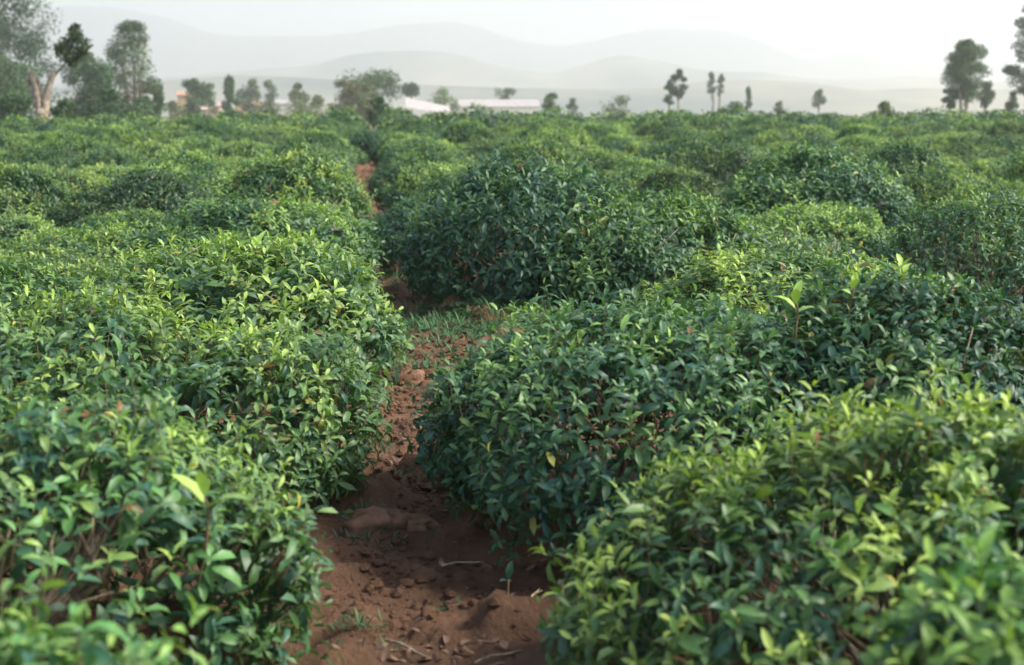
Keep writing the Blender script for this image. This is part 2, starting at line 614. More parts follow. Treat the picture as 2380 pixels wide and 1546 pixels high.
def bush_leaves(shape, rs, dens=300, inner=1700, flush=0.4, holes=(), scale=1.0, dark=0.0, lowcull=.75, ragged=.07):
    """all leaves of a bush: frames, sizes, colours (in bush space)"""
    area = 2.0 * math.pi * 0.5 * (shape.rx ** 2 + shape.ry ** 2) * 0.5 + math.pi * (shape.rx + shape.ry) * shape.h * 0.75
    ns = int(area * dens)
    o, nr = shape.sample(ns, rs)
    # thin patches
    gap = fbm(o[:, 0] * 3.2, o[:, 1] * 3.2, o[:, 2] * 3.2, shape.seed + 7, 2)
    keep = rs.uniform(0, 1, ns) > np.clip((gap - 0.32) * 1.7, 0, 0.85)
    low = np.clip((0.30 * shape.h - o[:, 2]) / (0.3 * shape.h), 0, 1)
    keep &= rs.uniform(0, 1, ns) > low * lowcull
    for (hx, hy, hz, hr, hp) in holes:
        dd = np.linalg.norm(o - np.array((hx, hy, hz)), axis=1)
        keep &= ~((dd < hr * rs.uniform(.7, 1.15, ns)) & (rs.uniform(0, 1, ns) < hp))
    o, nr = o[keep], nr[keep]
    ns = len(o)
    up = np.array((0, 0, 1.0))
    ax = unit(nr * 0.75 + up * 0.75 + rs.normal(0, 0.28, (ns, 3)))
    L = rs.uniform(0.06, 0.13, ns) * scale
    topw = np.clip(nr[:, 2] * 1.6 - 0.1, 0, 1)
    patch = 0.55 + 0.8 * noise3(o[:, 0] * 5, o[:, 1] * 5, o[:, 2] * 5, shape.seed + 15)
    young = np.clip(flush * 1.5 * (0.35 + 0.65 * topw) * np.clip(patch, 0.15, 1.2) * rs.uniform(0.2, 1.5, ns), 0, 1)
    jit = rs.uniform(-0.05, 0.035, ns)
    jit = jit + np.where(rs.uniform(0, 1, ns) < ragged, rs.uniform(.03, .12, ns), 0)      # shoots that outgrew the plucking
    o = o + nr * jit[:, None] - ax * (L * 0.6)[:, None]
    e1 = unit(np.cross(ax, rs.normal(0, 1, (ns, 3))))
    e2 = np.cross(ax, e1)
    th0 = rs.uniform(0, 6.28, ns)
    out = []
    nl = 7
    for j in range(nl):
        f = j / (nl - 1.0)
        has = rs.uniform(0, 1, ns) < (0.95 if j < 5 else 0.55 + 0.45 * young)
        th = th0 + 2.4 * j + rs.normal(0, 0.25, ns)
        r = np.cos(th)[:, None] * e1 + np.sin(th)[:, None] * e2
        al = R(8) + R(62) * f ** 1.3 + rs.normal(0, R(15), ns)
        F = np.cos(al)[:, None] * r + np.sin(al)[:, None] * ax
        U = -np.sin(al)[:, None] * r + np.cos(al)[:, None] * ax
        # roll about the blade axis
        ro = rs.normal(0, R(22), ns)
        S = np.cross(F, U)
        S2 = np.cos(ro)[:, None] * S + np.sin(ro)[:, None] * U
        U2 = np.cross(S2, F)
        ln = scale * (0.093 - 0.042 * f) * rs.uniform(0.62, 1.34, ns)
        wd = ln * rs.uniform(0.27, 0.38, ns)
        bd = rs.uniform(0.6, 2.2, ns) * (1.05 - 0.35 * f)
        fo = rs.uniform(0.1, 0.5, ns)
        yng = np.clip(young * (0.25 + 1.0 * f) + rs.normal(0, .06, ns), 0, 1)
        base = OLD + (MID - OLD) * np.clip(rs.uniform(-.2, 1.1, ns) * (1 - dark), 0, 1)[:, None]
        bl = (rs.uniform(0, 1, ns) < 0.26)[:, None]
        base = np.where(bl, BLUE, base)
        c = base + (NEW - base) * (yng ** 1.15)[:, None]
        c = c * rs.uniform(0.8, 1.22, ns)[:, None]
        sick = rs.uniform(0, 1, ns)
        c = np.where((sick < .005)[:, None], np.array((.20, .105, .045)), c)          # withered leaves
        c = np.where(((sick > .005) & (sick < .010))[:, None], np.array((.34, .30, .06)), c)   # yellowed leaves
        out.append([a[has] for a in (o + ax * (L * (0.15 + 0.85 * f))[:, None], F, S2, U2, ln, wd, bd, fo, c, np.full(ns, 1.0))])
    # deeper, older foliage between the twigs
    p, n2 = shape.sample(inner, rs)
    for (hx, hy, hz, hr, hp) in holes:
        dd = np.linalg.norm(p - np.array((hx, hy, hz)), axis=1)
        k = ~((dd < hr) & (rs.uniform(0, 1, len(p)) < hp * .45))
        p, n2 = p[k], n2[k]
    m = len(p)
    p = p - n2 * rs.uniform(0.05, 0.24, m)[:, None]
    F = unit(rs.normal(0, 1, (m, 3)) + n2 * 0.5)
    U = unit(np.cross(np.cross(F, n2 + rs.normal(0, .4, (m, 3))), F))
    S = np.cross(F, U)
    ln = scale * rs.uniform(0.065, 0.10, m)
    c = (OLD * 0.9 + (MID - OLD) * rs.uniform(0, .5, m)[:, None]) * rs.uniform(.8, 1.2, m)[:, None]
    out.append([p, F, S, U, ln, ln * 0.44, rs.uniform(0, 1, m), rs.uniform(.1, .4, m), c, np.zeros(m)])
    return [np.concatenate([b[i] for b in out]) for i in range(10)], (o, ax, L)


def foliage_mesh(name, lv, fine=False):
    v, t, q, c = leaf_arrays(*lv[:9], fine=fine)
    return mesh_np(name, v, t, q, c)


def branch_set(shape, rs, n=7, thick=0.016):
    """main branches fanning from a short stump; list of (points, radii) groups"""
    groups = []
    zc = shape.low * shape.h

    def inside(e):
        v = np.array((e[0] / shape.rx, e[1] / shape.ry, (e[2] - zc) / (shape.h - zc)))
        q_ = np.linalg.norm(v)
        if q_ > .93:
            c_ = np.array((0, 0, zc))
            e = c_ + (e - c_) * .93 / q_
        return e
    for k in range(n):
        a = 2 * math.pi * k / n + rs.normal(0, .25)
        rr = rs.uniform(.45, .85)
        tip = np.array((math.cos(a) * shape.rx * rr, math.sin(a) * shape.ry * rr, shape.h * (.36 + .56 * math.sqrt(1 - rr * rr))))
        b0 = np.array((math.cos(a) * 0.05, math.sin(a) * 0.05, 0.10))
        mid = b0 * .5 + tip * .5 + np.array((math.cos(a) * .06, math.sin(a) * .06, -.07)) + rs.normal(0, .03, 3)
        q1 = b0 * .75 + mid * .25 + rs.normal(0, .015, 3)
        q2 = mid * .55 + tip * .45 + rs.normal(0, .025, 3)
        tubes = [([(math.cos(a) * .01, math.sin(a) * .01, .03), b0, q1, mid, q2, tip],
                  [thick * 1.3, thick * 1.2, thick, thick * .75, thick * .5, thick * .22])]
        for s in range(4):
            st = [mid, q2, q1, mid][s]
            d = np.array((math.cos(a + rs.normal(0, .9)), math.sin(a + rs.normal(0, .9)), rs.uniform(.5, 1.6)))
            ln = rs.uniform(.22, .42)
            d = d / np.linalg.norm(d)
            e = st + d * ln
            e = inside(e)
            m2 = st * .5 + e * .5 + rs.normal(0, .02, 3)
            tubes.append(([st, m2, e], [thick * .55, thick * .4, thick * .15]))
            for s2 in range(2):
                d2 = d + rs.normal(0, .55, 3)
                d2 = d2 / np.linalg.norm(d2)
                e2 = m2 + d2 * rs.uniform(.12, .25)
                e2 = inside(e2)
                tubes.append(([m2, m2 * .5 + e2 * .5 + rs.normal(0, .012, 3), e2], [thick * .32, thick * .24, thick * .1]))
        groups.append(tubes)
    return groups


def stump_geo(rs, thick=0.05):
    g = Geo()
    g.tube([(0, 0, -0.06), (0.01, 0, 0.04), (0.0, 0.01, 0.13)], [thick * 1.25, thick, thick * 0.8], 8)
    return g


def tubes_mesh(name, tubes, sides=5):
    g = Geo()
    for pts, rad in tubes:
        g.tube(pts, rad, sides)
    return g.mesh(name)


def twig_mesh(name, tw, rs, frac=1.0):
    """thin green-brown shoot stems under the leaves: three-sided spikes, vectorised"""
    o, ax, L = tw
    k = rs.uniform(0, 1, len(o)) < frac
    o, ax, L = o[k], ax[k], L[k]
    n = len(o)
    e1 = unit(np.cross(ax, np.array((0.3, 0.9, 0.1))))
    e2 = np.cross(ax, e1)
    b = o - ax * (L * 0.9)[:, None]
    vs_ = []
    for a in (0, 2.09, 4.19):
        vs_.append(b + (e1 * math.cos(a) + e2 * math.sin(a)) * 0.0026)
    vs_.append(o + ax * L[:, None])
    V = np.stack(vs_, 1).reshape(-1, 3)
    T = (np.array([(0, 1, 3), (1, 2, 3), (2, 0, 3)])[None] + (np.arange(n) * 4)[:, None, None]).reshape(-1, 3)
    return mesh_np(name, V, T)


# ------------------------------------------------------------------ the bushes nearest the camera
# x, y, rx, ry, height, side, row, flush, dark, tint, holes, label, leaf objects?
NEAR = [
    dict(x=1.42, y=2.30, rx=.62, ry=.52, h=.82, side='right', row=1, fl=.55, dk=.3, tint=(.9, 1.0, .8), lv=1,
         label='blurred dark green tea bush filling the lower right corner'),
    dict(x=1.47, y=3.55, rx=.95, ry=.84, h=.78, side='right', row=1, fl=.78, dk=.25, tint=(1.02, 1.0, .84), lv=1,
         holes=[(.25, -.55, .72, .30, .75), (-.1, -.78, .3, .3, .6)],
         label='yellow-green flushing tea bush in the right foreground beside the path'),
    dict(x=1.20, y=5.60, rx=1.0, ry=.95, h=.95, side='right', row=1, fl=.42, dk=.45, tint=(.88, 1.0, 1.05), lv=1,
         holes=[(-.75, -.6, .2, .3, .5)],
         label='broad dark blue-green tea bush bulging over the right path edge'),
    dict(x=2.03, y=5.25, rx=.64, ry=.62, h=1.14, flat=2.0, side='right', row=2, fl=.34, dk=.6, tint=(.88, .97, 1.0), lv=1,
         label='tall dark tea bush with upright bright shoots at right'),
    dict(x=2.85, y=4.35, rx=.75, ry=.72, h=.86, side='right', row=2, fl=.35, dk=.5, tint=(.85, .98, 1.0), lv=1,
         label='dark tea bush at the right frame edge behind the yellow-green one'),
    dict(x=2.62, y=8.75, rx=.98, ry=1.0, h=.74, side='right', row=2, fl=.8, dk=.1, tint=(1.12, 1.08, .9), lv=0,
         label='low pale tea bush right of the grassy gap beside the path'),
    dict(x=4.6, y=10.0, rx=1.0, ry=.9, h=1.0, side='right', row=3, fl=.35, dk=.4, tint=(.9, 1.0, 1.0), lv=0,
         thick=.014, holes=[(.1, -.8, .32, .55, .95), (.6, -.6, .35, .5, .95), (-.5, -.7, .2, .35, .8)],
         label='tea bush with bare upright stems showing at the right edge'),
    dict(x=1.32, y=12.3, rx=1.08, ry=1.1, h=1.30, sink=.16, side='right', row=1, fl=.26, dk=.6, tint=(.80, .90, .98), lv=0,
         label='highest dark domed tea bush just right of the path beyond the grass'),
    dict(x=2.28, y=11.8, rx=1.1, ry=1.1, h=1.14, sink=.16, side='right', row=2, fl=.5, dk=.3, tint=(1.0, 1.03, 1.0), lv=0,
         label='tall rounded tea bush joined to the right of the dark dome'),
    dict(x=3.35, y=11.9, rx=.95, ry=1.0, h=.88, sink=.12, side='right', row=3, fl=.5, dk=.25, tint=(1.0, 1.0, .95), lv=0,
         label='sloping tea bush at the right shoulder of the big dome'),
    dict(x=.74, y=14.7, rx=.72, ry=.8, h=.74, side='right', row=1, fl=.3, dk=.6, tint=(.8, .92, 1.05), lv=0,
         label='low dark tea bush behind the left foot of the big dome'),
    dict(x=5.0, y=16.2, rx=1.15, ry=1.05, h=1.16, side='right', row=4, fl=.4, dk=.45, tint=(.88, 1.0, .98), lv=0,
         label='tall humped tea bush standing above its neighbours right of centre'),
    dict(x=-.10, y=37.0, rx=.75, ry=.8, h=.80, side='right', row=1, fl=.3, dk=.6, tint=(.8, .9, 1.0), lv=0,
         label='dark tea bush standing in line with the path where it ends'),
    # left of the path
    dict(x=-.82, y=2.36, rx=.62, ry=.58, h=.89, side='left', row=1, fl=.6, dk=.2, tint=(.95, 1.03, .98), lv=1,
         label='blurred leafy tea bush filling the lower left corner'),
    dict(x=-1.20, y=4.05, rx=.90, ry=.78, h=.85, side='left', row=1, fl=.5, dk=.25, tint=(1.0, 1.04, .95), lv=1,
         thick=.016, holes=[(.52, -.60, .56, .31, .88), (.80, -.25, .40, .2, .7), (.22, -.72, .45, .27, .82), (.62, -.5, .25, .3, .8)],
         label='tea bush with bare gnarled stems showing in the left foreground'),
    dict(x=-1.10, y=6.2, rx=1.0, ry=.80, h=.86, side='left', row=1, fl=.6, dk=.1, tint=(1.02, 1.03, .92), lv=1,
         label='light green tea bush left of the path, behind the bare-stemmed bush'),
    dict(x=-2.65, y=6.9, rx=.8, ry=.75, h=.86, side='left', row=2, fl=.55, dk=.2, tint=(1., 1.04, .9), lv=0,
         label='light green tea bush at the left frame edge'),
    dict(x=-.92, y=8.75, rx=1.08, ry=.95, h=.95, side='left', row=1, fl=.62, dk=.15, tint=(1.02, 1.03, .95), lv=0,
         label='wide light green tea bush left of the path facing the grassy gap'),
    dict(x=-2.35, y=8.6, rx=.85, ry=.85, h=.78, side='left', row=2, fl=.5, dk=.25, tint=(1.0, 1.04, .95), lv=0,
         label='tea bush at left between light green bushes and the frame edge'),
    dict(x=-.96, y=11.2, rx=1.1, ry=.9, h=.80, side='left', row=1, fl=.5, dk=.3, tint=(.98, 1.02, .98), lv=0,
         label='mid green tea bush left of the path, level with the grass patch'),
    dict(x=-1.0, y=13.5, rx=1.08, ry=.95, h=.94, side='left', row=1, fl=.55, dk=.3, tint=(.98, 1.03, .95), lv=0,
         label='mid green tea bush left of the path, opposite the big dome'),
]


def local_leaf(age, bendv, seed):
    """one leaf mesh of unit length, bush-coloured, for leaves that stand as objects"""
    c = {0: OLD * 1.05, 1: MID, 2: BLUE, 3: MID * .55 + NEW * .45, 4: NEW}[age]
    one = lambda a: np.array([a], float)
    v, t, q, cc = leaf_arrays(one((0, 0, 0)), one((1, 0, 0)), one((0, 1, 0)), one((0, 0, 1)), np.array([1.0]),
                              np.array([0.43]), np.array([bendv]), np.array([0.3]), one(c), fine=True)
    me = mesh_np('leaf', v, t, q, cc)
    me.materials.append(M_leaf)
    return me


LEAFM = {(a, b): local_leaf(a, bv, 0) for a in range(5) for b, bv in enumerate((0.2, 0.6, 1.0, 1.4))}
LEAFC = np.array([OLD * 1.05, MID, BLUE, MID * .55 + NEW * .45, NEW])


ROOTS = {}


# common bush forms, shared between alike bushes
PROTO = []
PFL = (.72, .55, .38, .64, .45, .80, .28, .58, .66)
PDK = (.1, .25, .45, .15, .4, .05, .6, .25, .15)
for k in range(9):
    rs = np.random.default_rng(500 + k)
    sh = BushShape(.80 + .05 * math.sin(k * 2.1), .82 + .05 * math.cos(k * 1.7), .82 + .05 * math.sin(k * 3.3), 200 + k, flat=1.95)
    fl, dk = PFL[k], PDK[k]
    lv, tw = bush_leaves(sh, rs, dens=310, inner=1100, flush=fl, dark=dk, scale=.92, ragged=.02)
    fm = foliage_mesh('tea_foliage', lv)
    fm.materials.append(M_leaf)
    tubes = [t for g in branch_set(sh, rs, 6) for t in g] + [([(0, 0, -.06), (.01, 0, .05), (0, 0, .13)], [.06, .05, .04])]
    tm = tubes_mesh('tea_stems', tubes, 4)
    tm.materials.append(M_bark)
    PROTO.append((fm, tm, sh, lv))

def near_bush(i, d):
    rs = np.random.default_rng(100 + i)
    z0 = gz(d['x'], d['y']) - d.get('sink', 0)
    if not d['lv'] and not d.get('holes'):
        k = min(range(9), key=lambda q: abs(PFL[q] - d['fl']) + abs(PDK[q] - d['dk']))
        fm, tm, sh, _ = PROTO[k]
        root = thing('tea_bush', (d['x'], d['y'], z0), d['label'], 'tea bush', 'tea bushes of the plantation', i * 1.3)
        c, s_ = abs(math.cos(i * 1.3)), abs(math.sin(i * 1.3))
        root.scale = ((d['rx'] * c + d['ry'] * s_) / (c + s_) / sh.rx, (d['rx'] * s_ + d['ry'] * c) / (c + s_) / sh.ry, d['h'] / sh.h)
        o = put('foliage', fm, None, root)
        o['kind'] = 'stuff'
        o.color = (*d['tint'], 1)
        put('stems', tm, None, root)
        return root
    sh = BushShape(d['rx'], d['ry'], d['h'], 60 + i, flat=d.get('flat', 2.05))
    root = thing('tea_bush', (d['x'], d['y'], z0), d['label'], 'tea bush', 'tea bushes of the plantation')
    tint = (*d['tint'], 1)
    close = d['lv']
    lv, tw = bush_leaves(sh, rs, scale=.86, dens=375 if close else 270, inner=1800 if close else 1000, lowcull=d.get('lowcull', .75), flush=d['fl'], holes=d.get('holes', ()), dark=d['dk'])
    N = len(lv[0])
    pick = np.zeros(N, bool)
    if close:
        camv = np.array((0, 0, CAM_H)) - (lv[0] + np.array((d['x'], d['y'], z0)))
        dist = np.linalg.norm(camv, axis=1)
        facing = np.abs(np.sum(lv[3] * camv, 1)) / dist
        # outward side of the canopy that looks at the camera
        outw = unit(lv[0] - np.array((0, 0, sh.h * .35)))
        side = np.sum(outw * camv, 1) / dist
        # in frame?
        P = lv[0] + np.array((d['x'], d['y'], z0 - CAM_H))
        xr = P[:, 0] * math.cos(YAW) - P[:, 1] * math.sin(YAW)
        fr = P[:, 0] * math.sin(YAW) + P[:, 1] * math.cos(YAW)
        dz = fr * math.cos(PITCH) - P[:, 2] * math.sin(PITCH)
        ok = (np.abs(xr / np.maximum(dz, .1)) < 0.355) & (np.abs((P[:, 2] * math.cos(PITCH) + fr * math.sin(PITCH)) / np.maximum(dz, .1)) < 0.232)
        score = lv[4] * (0.35 + facing) / dist * np.clip(side + .25, 0, 1) * lv[9] * ok * np.clip(1.2 - 3 * np.abs(np.linalg.norm(lv[0] / np.array((sh.rx, sh.ry, sh.h)), axis=1) - 1.0), .05, 1)
        k = np.argsort(-score)[:300]
        pick[k[score[k] > 0]] = True
    rest = [a[~pick] for a in lv]
    fo = put('foliage', foliage_mesh('tea_foliage', rest, fine=False), M_leaf, root)
    fo['kind'] = 'stuff'
    fo.color = tint
    t = put('twigs', twig_mesh('tea_twigs', tw, rs, 0.8), M_twig, root)
    t['kind'] = 'stuff'
    for g in branch_set(sh, rs, 15 if d.get('holes') else 6, d.get('thick', 0.012)):
        put('branch', tubes_mesh('branch', g), M_bark, root)
    put('trunk', stump_geo(rs).mesh('trunk'), M_bark, root)
    if close:
        for k in np.nonzero(pick)[0]:
            c = lv[8][k]
            a = int(np.argmin(np.sum((np.log(LEAFC) - np.log(c)) ** 2, 1)))
            b = int(np.argmin(np.abs(np.array((0.2, 0.6, 1.0, 1.4)) - lv[6][k])))
            o = bpy.data.objects.new('leaf', LEAFM[(a, b)])
            s = c.mean() / LEAFC[a].mean()
            o.color = (tint[0] * s, tint[1] * s, tint[2] * s, 1)
            F, S, U, ln = lv[1][k], lv[2][k], lv[3][k], lv[4][k] * 1.08
            wf = lv[5][k] / lv[4][k] / 0.43
            m = Matrix(((F[0] * ln, S[0] * ln * wf, U[0] * ln, lv[0][k][0]), (F[1] * ln, S[1] * ln * wf, U[1] * ln, lv[0][k][1]),
                        (F[2] * ln, S[2] * ln * wf, U[2] * ln, lv[0][k][2]), (0, 0, 0, 1)))
            o.parent = root
            o.matrix_local = m
            col.objects.link(o)
    return root


ALLB = []
for i, d in enumerate(NEAR):
    r0 = near_bush(i, d)
    ROOTS[(d['side'], d['row'], round(d['y']))] = r0
    ALLB.append((d['x'], d['y'], max(d['rx'], d['ry'])))

# ------------------------------------------------------------------ the rest of the field: rows of bushes along the path
cands, beside = [], []
for side, sgn, x0 in (('left', -1, -.98), ('right', 1, 1.32)):
    for r_ in range(0, 34):
        y = 1.2 + random.uniform(0, 1.4)
        while y < 66:
            xx = x0 - sgn * .06 * float(sstep(12, 18, y)) + sgn * (1.56 * r_) + (path_cx(y) - .22) + random.uniform(-.14, .14)
            yy = y + random.uniform(-.12, .12)
            y += random.uniform(1.5, 1.86)
            # field end runs a little nearer on the left
            if yy > 64 - 10 * sstep(6, 26, -xx) + random.uniform(-1.5, 1):
                continue
            fr = xx * math.sin(YAW) + yy * math.cos(YAW)
            xr = xx * math.cos(YAW) - yy * math.sin(YAW)
            if fr < 1.5 or abs(xr) > fr * 0.362 + 5.0:
                continue
            outside = abs(xr) > fr * 0.362 + 1.1
            if any((xx - a) ** 2 + (yy - b) ** 2 < (0.50 + c * .75) ** 2 for a, b, c in ALLB[:len(NEAR)]):
                continue
            # the grassy gap beside the path
            if 6.6 < yy < 11.4 and 0.1 < xx < 2.0:
                continue
            if 3.2 < xx < 5.6 and 6.3 < yy < 9.3:
                continue
            (beside if outside else cands).append((fr, xx, yy, side, r_ + 1))
cands.sort()
NIND = 300 - len(NEAR)
ind, far = cands[:NIND], cands[NIND:] + beside
rows = {}
for d in NEAR:
    rows.setdefault((d['side'], d['row']), []).append((d['y'], None))
for c in ind:
    rows.setdefault((c[3], c[4]), []).append((c[2], c))
ORD = ['first', 'second', 'third', 'fourth', 'fifth', 'sixth', 'seventh', 'eighth', 'ninth', 'tenth', 'eleventh', 'twelfth', 'thirteenth',
       'fourteenth', 'fifteenth', 'sixteenth', 'seventeenth', 'eighteenth', 'nineteenth', 'twentieth', 'twenty-first', 'twenty-second',
       'twenty-third', 'twenty-fourth', 'twenty-fifth', 'twenty-sixth', 'twenty-seventh', 'twenty-eighth', 'twenty-ninth', 'thirtieth']


def tint_at(x, y):
    a = float(noise3(np.array([x * .33]), np.array([y * .27]), 0, 71)[0])
    b = random.uniform(-.16, .16)
    v = .97 + .24 * a + b * 1.15
    wm = 1 + .05 * a + random.uniform(-.05, .05)
    return (v * wm, v * 1.0, v / (wm ** .5) * .98, 1)


for (side, r_), L_ in sorted(rows.items(), key=lambda k: (k[0][0], k[0][1])):
    L_.sort(key=lambda t: t[0])
    for n_, (yv, c) in enumerate(L_):
        if c is None:
            continue
        _, xx, yy, _, _ = c
        k = random.randrange(9)
        fm, tm, sh, _ = PROTO[k]
        tone = ('light green', 'mid green', 'dark green', 'light green', 'dark green', 'yellow-green', 'dark green', 'mid green', 'light green')[k]
        lab = f'{tone} tea bush, {ORD[n_]} from the camera in {ORD[r_ - 1]} row {side} of path'
        root = thing('tea_bush', (xx, yy, gz(xx, yy)), lab, 'tea bush', 'tea bushes of the plantation', random.uniform(0, 6.28))
        s = random.uniform(.88, 1.14)
        hs = random.uniform(.68, 1.14) + (random.uniform(.05, .3) if random.random() < .18 else 0)
        root.scale = (s, s * random.uniform(.94, 1.06), hs)
        o = put('foliage', fm, None, root)
        o['kind'] = 'stuff'
        o.color = tint_at(xx, yy)
        put('stems', tm, None, root)

# bushes beyond the three hundred nearest: one mass
FV, FT, FC = [], [], []
base = 0
for (fr, xx, yy, side, r_) in far:
    k = random.randrange(9)
    lv = PROTO[k][3]
    n = len(lv[0])
    upper = np.nonzero((lv[9] > 0) & (lv[0][:, 2] > .30))[0]
    m = 1300 if fr < 12 else (640 if fr < 50 else 480)
    idx = rng.choice(upper, min(m, len(upper)), replace=False)
    a = random.uniform(0, 6.28)
    Rm = np.array(((math.cos(a), -math.sin(a), 0), (math.sin(a), math.cos(a), 0), (0, 0, 1)))
    s = random.uniform(.92, 1.12)
    hs = random.uniform(.72, 1.14) + (random.uniform(.1, .35) if random.random() < .12 else 0)
    P = (lv[0][idx] * np.array((s, s, hs))) @ Rm.T + np.array((xx, yy, gz(xx, yy)))
    F, S = lv[1][idx] @ Rm.T, lv[2][idx] @ Rm.T
    ln = lv[4][idx] * (1.9 if fr > 12 else 1.4)
    wd = ln * .62
    tint = np.array(tint_at(xx, yy)[:3])
    q = np.stack([P, P + F * (ln * .55)[:, None] - S * (wd * .5)[:, None], P + F * ln[:, None] - np.array((0, 0, .02)),
                  P + F * (ln * .55)[:, None] + S * (wd * .5)[:, None]], 1)
    FV.append(q.reshape(-1, 3))
    FC.append(np.repeat(lv[8][idx] * tint * .95, 4, 0))
    tt = (np.array([(0, 2, 1), (0, 3, 2)])[None] + (np.arange(len(idx)) * 4)[:, None, None]).reshape(-1, 3) + base
    FT.append(tt)
    base += len(idx) * 4
    # leafy core of the bush, so that the mass is closed
    sh = PROTO[k][2]
    ph, th = np.meshgrid(np.linspace(.02, 2.0, 6), np.linspace(0, 2 * math.pi, 10, endpoint=False), indexing='ij')
    cp, _ = sh.surf(ph.ravel(), th.ravel())
    cp = (cp * np.array((.84 * s, .84 * s, .86 * hs))) @ Rm.T + np.array((xx, yy, gz(xx, yy)))
    i = np.arange(60).reshape(6, 10)
    j = np.roll(i, -1, 1)
    t1 = np.stack([i[:-1], i[1:], j[1:]], -1).reshape(-1, 3)
    t2 = np.stack([i[:-1], j[1:], j[:-1]], -1).reshape(-1, 3)
    FV.append(cp)
    FC.append(np.repeat((OLD * .9)[None], 60, 0))
    FT.append(np.concatenate([t1, t2]) + base)
    base += 60
fo = put('tea_bushes', mesh_np('tea_bushes_far', np.concatenate(FV), np.concatenate(FT), None, np.concatenate(FC), smooth=False), M_leaf)
fo['kind'] = 'stuff'
fo['label'] = 'distant tea bushes merging into one green mass along the field crest'
fo['category'] = 'tea bushes'


# ------------------------------------------------------------------ trees beyond the field
def blob_leaves(cs, rs, n_per, size, colr, cvar=.25, drop=.35):
    P, F, C, LN = [], [], [], []
    for (c, r, k) in cs:
        n = int(n_per * k)
        d = unit(rs.normal(0, 1, (n, 3)))
        rad = rs.uniform(0, 1, n) ** .45
        p = np.array(c) + d * np.array(r) * rad[:, None]
        f = unit(rs.normal(0, 1, (n, 3)) * np.array((1, 1, .6)) + d * .6 - np.array((0, 0, drop)))
        P.append(p)
        F.append(f)
        cc = np.array(colr) * rs.uniform(1 - cvar, 1 + cvar) * rs.uniform(.75, 1.25, n)[:, None]
        C.append(cc)
        LN.append(size * rs.uniform(.6, 1.35, n))
    P, F, C, LN = [np.concatenate(a) for a in (P, F, C, LN)]
    S = unit(np.cross(F, rs.normal(0, 1, F.shape)))
    q = np.stack([P, P + F * (LN * .5)[:, None] - S * (LN * .26)[:, None], P + F * LN[:, None], P + F * (LN * .5)[:, None] + S * (LN * .26)[:, None]], 1)
    t = (np.array([(0, 2, 1), (0, 3, 2)])[None] + (np.arange(len(P)) * 4)[:, None, None]).reshape(-1, 3)
    return q.reshape(-1, 3), t, np.repeat(C, 4, 0)


def tree(px, top, base, wpx, Y, label, kind='round', colr=(.05, .085, .035), n=3200, leaf=.16, clumps=16, bark=None,
         name='tree', cat='tree', stems=1, low=.25, seed=0, group='trees beyond the tea field', open_=1.0, lean=0.0):
    rs = np.random.default_rng(900 + seed)
    if Y > 82.5:
        Y, leaf = Y * 1.5, leaf * 1.45
    pb = at_y(px, base, Y)
    pt = at_y(px, top, Y)
    sc_ = Y / FPX * 1.0
    Wd = wpx * sc_
    z0 = gz(pb.x, Y)
    H_ = pt.z - z0
    root = thing(name, (pb.x, Y, z0), label, cat, group)
    vis0 = pb.z - z0                                  # where the crown is seen to begin
    cz0 = vis0 + (H_ - vis0) * low * .6 if low > .04 else vis0 * (.2 if kind == 'mound' else .5)
    cs = []
    tries = 0
    clumps = max(20, int(clumps * 1.4))
    while len(cs) < clumps:
        tries += 1
        f = rs.uniform(0, 1)
        if kind == 'round':
            rr = math.sqrt(max(0.0, 1 - (2 * f - 1) ** 2)) ** .8
        elif kind == 'cone':
            rr = (1 - f) ** .75 * min(1, .35 + f * 5)
        elif kind == 'column':
            rr = min(1, f * 4 + .35) * min(1, (1 - f) * 3 + .15)
        elif kind == 'mound':
            rr = math.sqrt(1 - f * f)
        else:                                          # flat topped
            rr = min(1, f * 1.2 + .15)
        a = rs.uniform(0, 6.28)
        q = math.sqrt(rs.uniform(0, 1))
        R0 = Wd * .5 * rr * q
        crr = Wd * rs.uniform(.14, .25) * (.55 + .45 * rr) * open_
        z = cz0 + (H_ - cz0) * f
        z = min(z, H_ - crr * .6)
        x = math.cos(a) * max(0, R0 - crr * .25) + lean * Wd * f
        cs.append(((x, math.sin(a) * max(0, R0 - crr * .25), z), (crr, crr, crr * rs.uniform(.7, 1.05)), rs.uniform(.6, 1.3)))
    v, t, c = blob_leaves(cs, rs, n * 1.6 / clumps, leaf * 1.15, np.array(colr) * 1.12)
    put('crown', mesh_np('crown', v, t, None, c, smooth=False), M_tree, root)
    g = Geo()
    bw = max(.05, H_ * .022)
    for s in range(stems):
        ox = (s - (stems - 1) / 2) * Wd * .16
        topx = ox * 1.8 + lean * Wd * .7
        g.tube([(ox * .3, 0, -.3), (ox * .7, 0, H_ * .2), (ox + rs.normal(0, .03 * Wd), rs.normal(0, .03 * Wd), H_ * .5), (topx, 0, H_ * .86)],
               [bw * 1.2, bw, bw * .7, bw * .18], 7)
    tr = put('trunk', g.mesh('trunk'), bark or M_trunk, root)
    for (c, r, k) in cs[:8]:
        g = Geo()
        zb = max(.15 * H_, c[2] - H_ * .18)
        g.tube([(lean * Wd * zb / H_ * .7, 0, zb), ((c[0]) * .5, c[1] * .5, (zb + c[2]) * .5 + .02 * H_), c], [bw * .45, bw * .3, bw * .1], 5)
        put('limb', g.mesh('limb'), bark or M_trunk, root)
    return root


